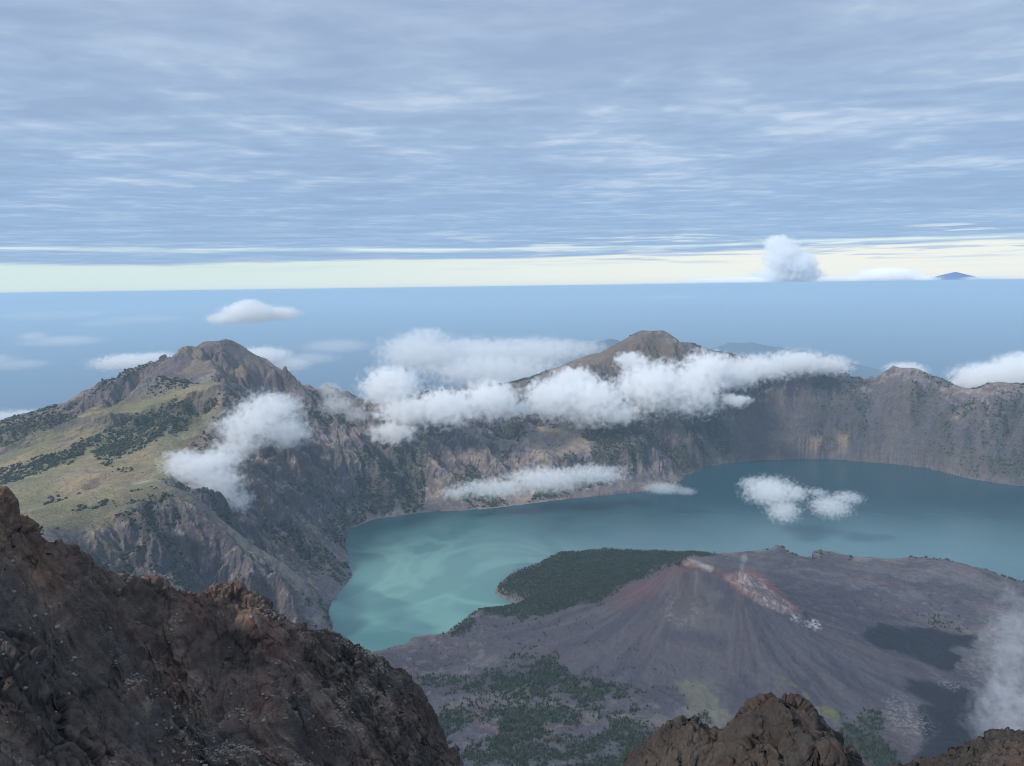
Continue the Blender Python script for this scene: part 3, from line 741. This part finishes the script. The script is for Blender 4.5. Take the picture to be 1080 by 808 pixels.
# plumes that curl through the shallow end
fil = pos_noise(0.0011, 3, 1.5, off=(700, 300, 0))
fl_ = math_(nt, 'SUBTRACT', 1.0, math_(nt, 'MULTIPLY', math_(nt, 'ABSOLUTE', math_(nt, 'SUBTRACT', fil, .45)), 13.0), clamp=True)
near = maprange(dist_to(P0, (1, .8, 0)), 400.0, 1300.0, .5, 0.0)
c = mixc(math_(nt, 'MULTIPLY', fl_, near), c, (0.19, 0.36, 0.31))
big_ = pos_noise(0.0012, 3, 0.8, off=(100, 900, 0))
c = mixc(math_(nt, 'MULTIPLY', maprange(big_, .5, .62), maprange(dist_to(P0, (1, .8, 0)), 900.0, 2600.0, .55, 0.0)), c, midc)
L.new(c, b.inputs['Base Color'])
L.new(b.outputs[0], out.inputs['Surface'])
lx = np.linspace(-2600, 5600, 60); ly_ = np.linspace(2700, 7600, 40); LX, LY = np.meshgrid(lx, ly_)
keepl = poly_sdf(lake_poly, LX, LY) < 260
props(sheet('lake', LX, LY, LX * 0 + LAKE, m, np.zeros(LX.shape + (3,)), keepl), 'structure')

# ------------------------------------------------------------------ SEA and lowland
m, nt, out = newmat('sea_water'); L = nt.links
b = N(nt, 'ShaderNodeBsdfPrincipled'); b.inputs['Roughness'].default_value = .35; b.inputs['Base Color'].default_value = (0.02, 0.06, 0.12, 1)
g = N(nt, 'ShaderNodeNewGeometry')
n = N(nt, 'ShaderNodeTexNoise'); n.inputs['Scale'].default_value = 0.0002; n.inputs['Detail'].default_value = 4
L.new(g.outputs['Position'], n.inputs['Vector'])
rp = N(nt, 'ShaderNodeMix', data_type='RGBA'); L.new(n.outputs['Fac'], rp.inputs[0]); rp.inputs[6].default_value = (0.015, 0.05, 0.11, 1); rp.inputs[7].default_value = (0.03, 0.075, 0.13, 1)
L.new(rp.outputs[2], b.inputs['Base Color']); L.new(b.outputs[0], out.inputs['Surface'])
SR = np.array([0, 3000, 12000, 30000, 60000, 100000, 150000.]); SA = np.linspace(0, 2 * math.pi, 97)
A_, R_ = np.meshgrid(SA, SR)
props(sheet('sea', R_ * np.cos(A_), R_ * np.sin(A_), R_ * 0.0, m, np.zeros(A_.shape + (3,))), 'structure')

def far_mountain(name, px, r, peak_py, half_px, base_z, colr, seed, kind='structure', rough=0.3, shp=2.1, twin=None):
    pk = at(px, peak_py, r); h = pk[2] - base_z; Rm = half_px / FPX * r * 1.03
    gx_, gy_ = np.meshgrid(np.linspace(-1, 1, 150), np.linspace(-1, 1, 150)); x = gx_ * Rm; y = gy_ * Rm
    d = np.hypot(gx_, gy_); z = np.exp(-(d * shp) ** 1.35) * (1 - sstep(.75, 1, d))
    if twin: z = np.maximum(z, twin[1] * np.exp(-np.hypot(gx_ - twin[0], gy_) * 3.0) * (1 - sstep(.75, 1, d)))
    z = z * (1 - rough + rough * 2 * ridged(gx_ * 3, gy_ * 3, seed, 5)) ; z = z / z.max() * h
    return props(sheet(name, x + pk[0], y + pk[1], z + base_z - 5, M_far, np.zeros(x.shape + (3,)) + np.array(colr)), kind)
far_mountain('distant_island', 1007, 176000, 287.0, 130, 1500.0, (0.15, 0.24, 0.40), 401, rough=.06, shp=3.3)  # stands outside the haze box, so hazy blue is painted into its colour
far_mountain('distant_hill', 640, 27000, 357, 200, 300, (0.05, 0.08, 0.11), 402, rough=.12, shp=2.4, twin=(-.17, .93))  # bluish haze painted into the hill colour to make it fainter
far_mountain('distant_hill', 790, 34000, 361, 110, 100, (0.05, 0.08, 0.12), 403, rough=.12, shp=1.3, twin=(-.4, .9))  # hill colour shifted towards the haze, distance painted in
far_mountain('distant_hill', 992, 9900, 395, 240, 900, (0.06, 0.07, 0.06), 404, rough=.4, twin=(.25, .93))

# ------- CLOUDS (real volumes)
def cloud(name, lobes, dens, label, amp=2.0, nscale=None, detail=7, gain=2.6, asp=0.62, tint=(1, 1, 1), cat='cloud', group=None, distort=0.6, nstretch=(1, 1, 1), aniso=0.0, warp=1.0, billow=0.9):
    """lobes: (px, py, r, half width px, half height px)"""
    P = []; 
    for (px, py, r, hw, hh) in lobes:
        p = at(px, py, r); k = math.hypot(*(p - np.array([0, 0, CAM_Z]))) / FPX
        a = math.atan2(p[0], p[1]); P.append((p, np.array([hw * k, min(hw, hh * 1.6) * k * asp * 1.3, hh * k]), a))
    cen = np.mean([p for p, s, a in P], 0)
    smax = max(max(s) for p, s, a in P)
    ns = nscale or 2.3 / np.mean([min(s[0], s[2]) for p, s, a in P])
    # domain hull
    VV = []; FF = []; off = 0
    import bmesh
    bm = bmesh.new()
    ex_ = 1.12 + 0.16 * amp + .08 * warp
    for p, s, a in P:
        mtx = Matrix.Translation(Vector(p - cen)) @ Matrix.Rotation(-a, 4, 'Z') @ Matrix.Diagonal((*(s * ex_), 1))
        bmesh.ops.create_icosphere(bm, subdivisions=3, radius=1, matrix=mtx)
    me = bpy.data.meshes.new(name); bm.to_mesh(me); bm.free()
    tmp = bpy.data.objects.new(name + '_tmp', me); COL.objects.link(tmp)
    if len(P) > 1:
        md = tmp.modifiers.new('r', 'REMESH'); md.mode = 'VOXEL'; md.voxel_size = float(min(min(s) for p, s, a in P)) / 3.5
        dg = bpy.context.evaluated_depsgraph_get(); dg.update()
        me = bpy.data.meshes.new_from_object(tmp.evaluated_get(dg))
    bpy.data.objects.remove(tmp)
    mt, nt, out = newmat(name + '_vapour'); L = nt.links
    pv = N(nt, 'ShaderNodeVolumePrincipled'); pv.inputs['Color'].default_value = (*tint, 1); pv.inputs['Anisotropy'].default_value = aniso
    tc = N(nt, 'ShaderNodeTexCoord'); pos = tc.outputs['Object']
    wn = N(nt, 'ShaderNodeTexNoise'); wn.inputs['Scale'].default_value = ns * .55; wn.inputs['Detail'].default_value = 3
    off_ = N(nt, 'ShaderNodeMapping'); off_.inputs['Location'].default_value = tuple(rng.random(3) * 5000); L.new(pos, off_.inputs['Vector']); L.new(off_.outputs[0], wn.inputs['Vector'])
    ws = N(nt, 'ShaderNodeVectorMath', operation='SUBTRACT'); L.new(wn.outputs['Color'], ws.inputs[0]); ws.inputs[1].default_value = (.5, .5, .5)
    wm = N(nt, 'ShaderNodeVectorMath', operation='MULTIPLY_ADD'); L.new(ws.outputs[0], wm.inputs[0]); wm.inputs[1].default_value = (warp * 1.1 / ns,) * 3; L.new(pos, wm.inputs[2])
    wpos = wm.outputs[0]
    f = None
    for p, s, a in P:
        mp = N(nt, 'ShaderNodeMapping', vector_type='TEXTURE'); mp.inputs['Location'].default_value = tuple(p - cen)
        mp.inputs['Rotation'].default_value = (0, 0, -a); mp.inputs['Scale'].default_value = tuple(s)
        L.new(wpos, mp.inputs['Vector'])
        ln = N(nt, 'ShaderNodeVectorMath', operation='LENGTH'); L.new(mp.outputs[0], ln.inputs[0])
        v = math_(nt, 'SUBTRACT', 1.0, ln.outputs['Value'])
        f = v if f is None else math_(nt, 'SMOOTH_MAX', f, v, 0.25)
    mp = N(nt, 'ShaderNodeMapping'); mp.inputs['Scale'].default_value = nstretch; mp.inputs['Location'].default_value = tuple(rng.random(3) * 5000)
    L.new(wpos, mp.inputs['Vector'])
    nz = N(nt, 'ShaderNodeTexNoise'); nz.inputs['Scale'].default_value = ns; nz.inputs['Detail'].default_value = detail; nz.inputs['Roughness'].default_value = .63
    L.new(mp.outputs[0], nz.inputs['Vector'])
    v = math_(nt, 'MULTIPLY_ADD', math_(nt, 'SUBTRACT', nz.outputs['Fac'], .5), amp * 1.6, f)
    if billow:
        vo = N(nt, 'ShaderNodeTexVoronoi', feature='F1'); vo.inputs['Scale'].default_value = ns * 1.7; vo.inputs['Detail'].default_value = 2.0; vo.inputs['Roughness'].default_value = .55; vo.normalize = True
        L.new(mp.outputs[0], vo.inputs['Vector'])
        v = math_(nt, 'MULTIPLY_ADD', math_(nt, 'SUBTRACT', .42, vo.outputs['Distance']), billow, v)
    v = math_(nt, 'MULTIPLY', v, gain, clamp=True)
    v = math_(nt, 'MULTIPLY', v, dens * 1.5)
    L.new(v, pv.inputs['Density']); L.new(pv.outputs[0], out.inputs['Volume'])
    mt.volume_intersection_method = 'FAST' if hasattr(mt, 'volume_intersection_method') else None
    me.materials.clear(); me.materials.append(mt)
    o = bpy.data.objects.new(name, me); o.location = cen; COL.objects.link(o)
    props(o, None, label, cat, group); return o

# along the rim
cloud('cloud', [(412,408,6150,28,20),(432,434,6000,32,14),(470,430,6000,36,18),(518,422,6100,28,19),(415,456,5950,24,11),(545,432,6150,16,8)], .013, 'long thick white cloud bank resting on the rim left of the brown peak')
cloud('cloud', [(585,420,6450,30,20),(622,424,6500,34,22),(606,400,6700,22,12),(652,437,6450,22,10)], .012, 'thick white cloud covering the rim just below the brown peak')
cloud('cloud', [(690,408,6700,34,24),(727,412,6750,30,23),(748,390,6900,26,17),(665,380,6950,16,9),(775,422,6800,14,7)], .012, 'tall white cloud to the right of the brown peak spilling down the wall')
cloud('cloud', [(800,388,7500,34,12),(840,382,7500,30,11),(875,385,7600,20,9),(772,398,7300,24,12)], .010, 'thin flat white cloud lying over the rim between two rocky summits')
# wisps
cloud('cloud', [(355,430,6200,18,14),(348,412,6300,12,8),(375,438,6100,14,9)], .0035, 'faint wisp of cloud by the small rocky knob on the rim', amp=1.6)
cloud('cloud', [(285,432,5000,32,18),(262,450,4900,30,18),(300,455,4950,26,16),(250,470,4800,24,12),(232,482,4650,22,10)], .008, 'soft white cloud drifting below the rim right of the grassy ridge', amp=1.9, warp=1.4, billow=.4)
cloud('cloud', [(205,495,4350,28,14),(225,510,4350,28,18),(240,530,4350,22,16),(190,485,4500,18,10),(225,488,4500,30,10)], .009, 'white cloud tumbling into the crater behind the near spur', amp=1.9, warp=1.4, billow=.4)
cloud('cloud', [(158,512,4150,20,5),(140,516,4200,14,4)], .006, 'thin strip of cloud along the top of the near spur', amp=1.5)
cloud('cloud', [(520,515,5250,42,10),(575,506,5300,44,13),(625,500,5400,34,10),(480,520,5200,18,6)], .008, 'long thin cloud floating against the crater wall above the lake', amp=1.9, warp=1.4, billow=.4)
cloud('cloud', [(700,515,5300,20,6),(722,518,5300,12,4)], .007, 'tiny cloud at the lake edge below the wall', amp=1.5)
cloud('cloud', [(812,518,4900,24,13),(826,538,4850,15,11),(796,510,4900,14,6),(838,520,4900,12,8)], .009, 'white puff of cloud above the lake, larger of the pair', amp=2.0)
cloud('cloud', [(876,534,4900,18,10),(894,525,4900,14,6),(862,519,4900,9,4)], .008, 'white puff of cloud above the lake, smaller of the pair', amp=2.0)
cloud('cloud', [(1060,700,1700,20,52),(1050,755,1600,22,30),(1072,660,1750,18,36),(1070,755,1600,26,34)], .0032, 'ragged steam cloud rising over the dark lava at the right', amp=2.2, detail=7, warp=1.6, billow=0)
cloud('cloud', [(955,391,8050,18,8)], .010, 'small cloud behind the pointed rocky summit on the right rim', amp=1.3)
cloud('cloud', [(1050,397,8100,34,12),(1080,390,8150,26,14),(1020,404,8000,16,8)], .012, 'white cloud on the rim at the right edge', amp=1.3)
cloud('steam_plume', [(783,597,3420,3,5),(785,589,3420,4,6)], .006, 'tiny wisp of steam rising from the crater of the cone', amp=1.8, billow=0, cat='steam')
# beyond the rim, over the lowlands
cloud('cloud', [(262,330,12500,26,10),(240,336,12500,20,6),(290,331,12600,24,7),(262,322,12500,14,6)], .010, 'small bright cumulus above the sea left of centre', amp=1.2)
cloud('cloud', [(140,382,12000,36,8),(165,378,12000,20,6)], .007, 'flat white cloud behind the left slope of the tall peak', amp=1.4)
cloud('cloud', [(275,376,12000,30,9),(305,385,12000,20,7)], .007, 'white cloud behind the right shoulder of the tall peak', amp=1.4)
cloud('cloud', [(65,360,15000,34,5),(35,355,15000,12,4)], .0026, 'faint thin cloud over the sea at the far left', amp=1.5)
cloud('cloud', [(440,372,12500,40,20),(500,375,12800,60,18),(560,372,13000,50,16),(605,368,13500,34,9),(450,354,12500,24,8),(520,392,12000,70,16)], .0026, 'wide pale cloud mass over the lowland beyond the rim', amp=1.5)
cloud('cloud', [(20,440,10500,40,6),(-20,444,10500,40,8)], .006, 'low white cloud behind the wooded slope at the left edge', amp=1.3)
cloud('cloud', [(45,333,20000,36,4),(90,331,20000,20,3)], .0012, 'very faint streak of cloud over the sea at the upper left', amp=1.6)
cloud('cloud', [(705,313.5,30000,34,2.4)], .0015, 'thin cloud streak just under the horizon', amp=1.4)
cloud('cloud', [(150,337,19000,40,4),(110,341,19000,24,3)], .0012, 'very faint streak of cloud over the sea above the flat white cloud', amp=1.6)
cloud('cloud', [(15,385,14000,26,5),(-10,380,14000,20,5)], .0022, 'faint small cloud over the sea at the left edge of the view', amp=1.6)
cloud('cloud', [(355,365,15000,34,7),(330,378,15000,26,6)], .0016, 'faint veil of cloud over the sea right of the tall peak', amp=1.7)
# on the horizon
cloud('cloud', [(830,290,172000,32,8),(826,272,172000,17,18),(820,258,172000,12,9),(842,280,172000,17,13),(852,290,172000,12,8)], .0006, 'towering pale cumulus standing on the horizon', amp=1.1, asp=1.0, tint=(.95, .97, .98))
cloud('cloud', [(770,297,170000,44,4),(735,298,170000,24,2.5),(700,299,170000,30,1.6)], .0016, 'low band of cloud on the horizon left of the cloud tower', amp=1.3, asp=1.0)
cloud('cloud', [(895,295,170000,34,3),(935,292,170000,26,8),(965,295,170000,20,4)], .0018, 'low cumulus row on the horizon between cloud tower and island peak', amp=1.3, asp=1.0)
cloud('cloud', [(1036,294,170000,16,2.5)], .0007, 'small low cloud right of the island peak', amp=1.2, asp=1.0)

# ------- HAZE
m, nt, out = newmat('haze_air')
pv = N(nt, 'ShaderNodeVolumePrincipled'); pv.inputs['Color'].default_value = (0.62, 0.84, 1.0, 1); pv.inputs['Density'].default_value = 0.000023
pv.inputs['Anisotropy'].default_value = 0.0
nt.links.new(pv.outputs[0], out.inputs['Volume'])
hw = 156000.0; zt, zb = CAM_Z + 20, -1.5
V = np.array([(sx * hw, sy * hw, z) for z in (zb, zt) for sx, sy in ((-1, -1), (1, -1), (1, 1), (-1, 1))])
Fq = np.array([(3, 2, 1, 0), (4, 5, 6, 7), (0, 1, 5, 4), (1, 2, 6, 5), (2, 3, 7, 6), (3, 0, 4, 7)])
props(mesh_np('haze', V, Fq, m, smooth=False), 'stuff')

# ------------------------------------------------------------------ SKY and SUN
SUN_EL, SUN_AZ = math.radians(38), math.radians(-124)     # azimuth clockwise from +Y
w = bpy.data.worlds.new('World'); sc.world = w; w.use_nodes = True; nt = w.node_tree; nt.nodes.clear(); L = nt.links
wo = N(nt, 'ShaderNodeOutputWorld'); bg = N(nt, 'ShaderNodeBackground'); bg.inputs['Strength'].default_value = 0.1
sky = N(nt, 'ShaderNodeTexSky', sky_type='NISHITA', sun_disc=False); sky.sun_elevation = SUN_EL; sky.sun_rotation = SUN_AZ; sky.altitude = 3600; sky.air_density = 1; sky.dust_density = 1
tc = N(nt, 'ShaderNodeTexCoord'); sp = N(nt, 'ShaderNodeSeparateXYZ'); L.new(tc.outputs['Generated'], sp.inputs[0])
zz = math_(nt, 'MAXIMUM', sp.outputs['Z'], 0.012)
cb = N(nt, 'ShaderNodeCombineXYZ'); L.new(math_(nt, 'DIVIDE', sp.outputs['X'], zz), cb.inputs[0]); L.new(math_(nt, 'DIVIDE', sp.outputs['Y'], zz), cb.inputs[1])
def snoise(scale, detail, stretch, off, dist=0.0, rough=.55, src=None):
    mp = N(nt, 'ShaderNodeMapping'); mp.inputs['Scale'].default_value = stretch; mp.inputs['Location'].default_value = off; L.new(src or cb.outputs[0], mp.inputs['Vector'])
    n = N(nt, 'ShaderNodeTexNoise'); n.inputs['Scale'].default_value = scale; n.inputs['Detail'].default_value = detail; n.inputs['Distortion'].default_value = dist; n.inputs['Roughness'].default_value = rough
    L.new(mp.outputs[0], n.inputs['Vector']); return n.outputs['Fac']
def mr(v, a, b_, c=0.0, d=1.0):
    r = N(nt, 'ShaderNodeMapRange', interpolation_type='SMOOTHSTEP'); r.inputs[1].default_value = a; r.inputs[2].default_value = b_; r.inputs[3].default_value = c; r.inputs[4].default_value = d
    L.new(v, r.inputs[0]); return r.outputs[0]
def mc(fac, a, c):
    n = N(nt, 'ShaderNodeMix', data_type='RGBA')
    if isinstance(fac, float): n.inputs[0].default_value = fac
    else: L.new(fac, n.inputs[0])
    for s_, v in ((6, a), (7, c)):
        if isinstance(v, tuple): n.inputs[s_].default_value = (*[q * 10 for q in v], 1)
        else: L.new(v, n.inputs[s_])
    return n.outputs[2]
n_big = snoise(.35, 3, (.7, 1, 1), (3, 1, 0)); n_mid = snoise(1.25, 5, (.72, 1, 1), (1, 5, 0), .5, .52); n_fine = snoise(4.6, 4, (.85, 1, 1), (7, 2, 0), .4, .5)
cl = math_(nt, 'ADD', math_(nt, 'MULTIPLY', n_mid, .52), math_(nt, 'ADD', math_(nt, 'MULTIPLY', n_fine, .26), math_(nt, 'MULTIPLY', n_big, .36)))
base_c = mc(mr(sp.outputs['Z'], .03, .33), (0.285, 0.43, 0.645), (0.365, 0.475, 0.64))
c = mc(math_(nt, 'MULTIPLY', mr(cl, .54, .80, 0, .85), mr(sp.outputs['Z'], .03, .2, .35, 1.0)), base_c, (0.70, 0.79, 0.90))
c = mc(mr(cl, .58, .44, 0, .6), c, (0.27, 0.37, 0.555))
c = mc(.06, c, sky.outputs[0])
# clear strip under the edge of the cloud deck
elev = sp.outputs['Z']
e2 = N(nt, 'ShaderNodeCombineXYZ'); L.new(sp.outputs['X'], e2.inputs[0]); L.new(sp.outputs['Y'], e2.inputs[1]); L.new(math_(nt, 'MULTIPLY', elev, 22.0), e2.inputs[2])
ne = snoise(3.0, 5, (1, 1, 1), (0, 0, 4), .3, src=e2.outputs[0]); nf = snoise(9.0, 5, (1, 1, 1), (3, 0, 4), .2, src=e2.outputs[0])
strip = mr(math_(nt, 'MULTIPLY_ADD', math_(nt, 'SUBTRACT', ne, .5), .020, math_(nt, 'MULTIPLY_ADD', sp.outputs['X'], -.012, elev)), .0395, .0355)
gw = mc(mr(sp.outputs['X'], -.5, .35), (0.60, 0.74, 0.73), (0.79, 0.82, 0.775))
gw = mc(mr(elev, .012, .0, 0, .35), gw, (0.66, 0.70, 0.74))
nb = snoise(5.0, 5, (1, 1, 2.2), (5, 2, 1), .3, src=e2.outputs[0])
gw = mc(math_(nt, 'MULTIPLY', mr(nb, .5, .7, 0, .45), mr(elev, .010, .030)), gw, (0.52, 0.64, 0.75))
c = mc(strip, c, gw)
# bright and dark streaks of the far edge of the deck
st1 = math_(nt, 'SUBTRACT', 1.0, math_(nt, 'MULTIPLY', math_(nt, 'ABSOLUTE', math_(nt, 'SUBTRACT', math_(nt, 'MULTIPLY_ADD', math_(nt, 'SUBTRACT', ne, .5), .016, elev), .0475)), 300.0), clamp=True)
c = mc(math_(nt, 'MULTIPLY', st1, mr(nf, .30, .55, .3, 1.0)), c, (0.66, 0.80, 0.82))
st2 = math_(nt, 'MULTIPLY', mr(nf, .52, .66, 0, .8), math_(nt, 'MULTIPLY', mr(elev, .030, .042), mr(elev, .075, .055)))
c = mc(math_(nt, 'MULTIPLY', st2, mr(sp.outputs['X'], -.3, .3, .25, 1.0)), c, (0.70, 0.80, 0.84))
st3 = math_(nt, 'MULTIPLY', mr(nf, .50, .62, 0, .8), math_(nt, 'MULTIPLY', mr(elev, .022, .032), mr(sp.outputs['X'], -.1, .2)))
st3 = math_(nt, 'MULTIPLY', st3, mr(elev, .045, .040))
c = mc(st3, c, (0.42, 0.54, 0.70))
c = mc(mr(elev, -.001, -.004), c, (0.20, 0.33, 0.52))
# overcast skies are brightest overhead
zb_ = mr(elev, .38, .9, 1.0, 1.4)
vs = N(nt, 'ShaderNodeVectorMath', operation='SCALE'); L.new(c, vs.inputs[0]); L.new(zb_, vs.inputs['Scale'])
L.new(vs.outputs[0], bg.inputs['Color']); L.new(bg.outputs[0], wo.inputs['Surface'])

sl = bpy.data.lights.new('sun', 'SUN'); sl.energy = 3.0; sl.angle = math.radians(7); sl.color = (1, .95, .88)
so = bpy.data.objects.new('sun', sl); COL.objects.link(so); so.location = (0, 0, 9000)
sd = Vector((math.sin(SUN_AZ) * math.cos(SUN_EL), math.cos(SUN_AZ) * math.cos(SUN_EL), math.sin(SUN_EL)))
so.rotation_euler = sd.to_track_quat('Z', 'Y').to_euler()

# ------------------------------------------------------------------ render settings
sc.view_settings.view_transform = 'Standard'; sc.view_settings.look = 'None'; sc.view_settings.exposure = 0.15; sc.view_settings.gamma = 1
sc.render.engine = 'CYCLES'; cy_ = sc.cycles
cy_.max_bounces = 11; cy_.volume_bounces = 11; cy_.diffuse_bounces = 2; cy_.glossy_bounces = 2; cy_.transmission_bounces = 2; cy_.transparent_max_bounces = 8
cy_.volume_step_rate = 1.2; cy_.volume_max_steps = 1024
sc.cycles.filter_width = 1.0
cy_.use_denoising = True; cy_.sample_clamp_indirect = 4.0
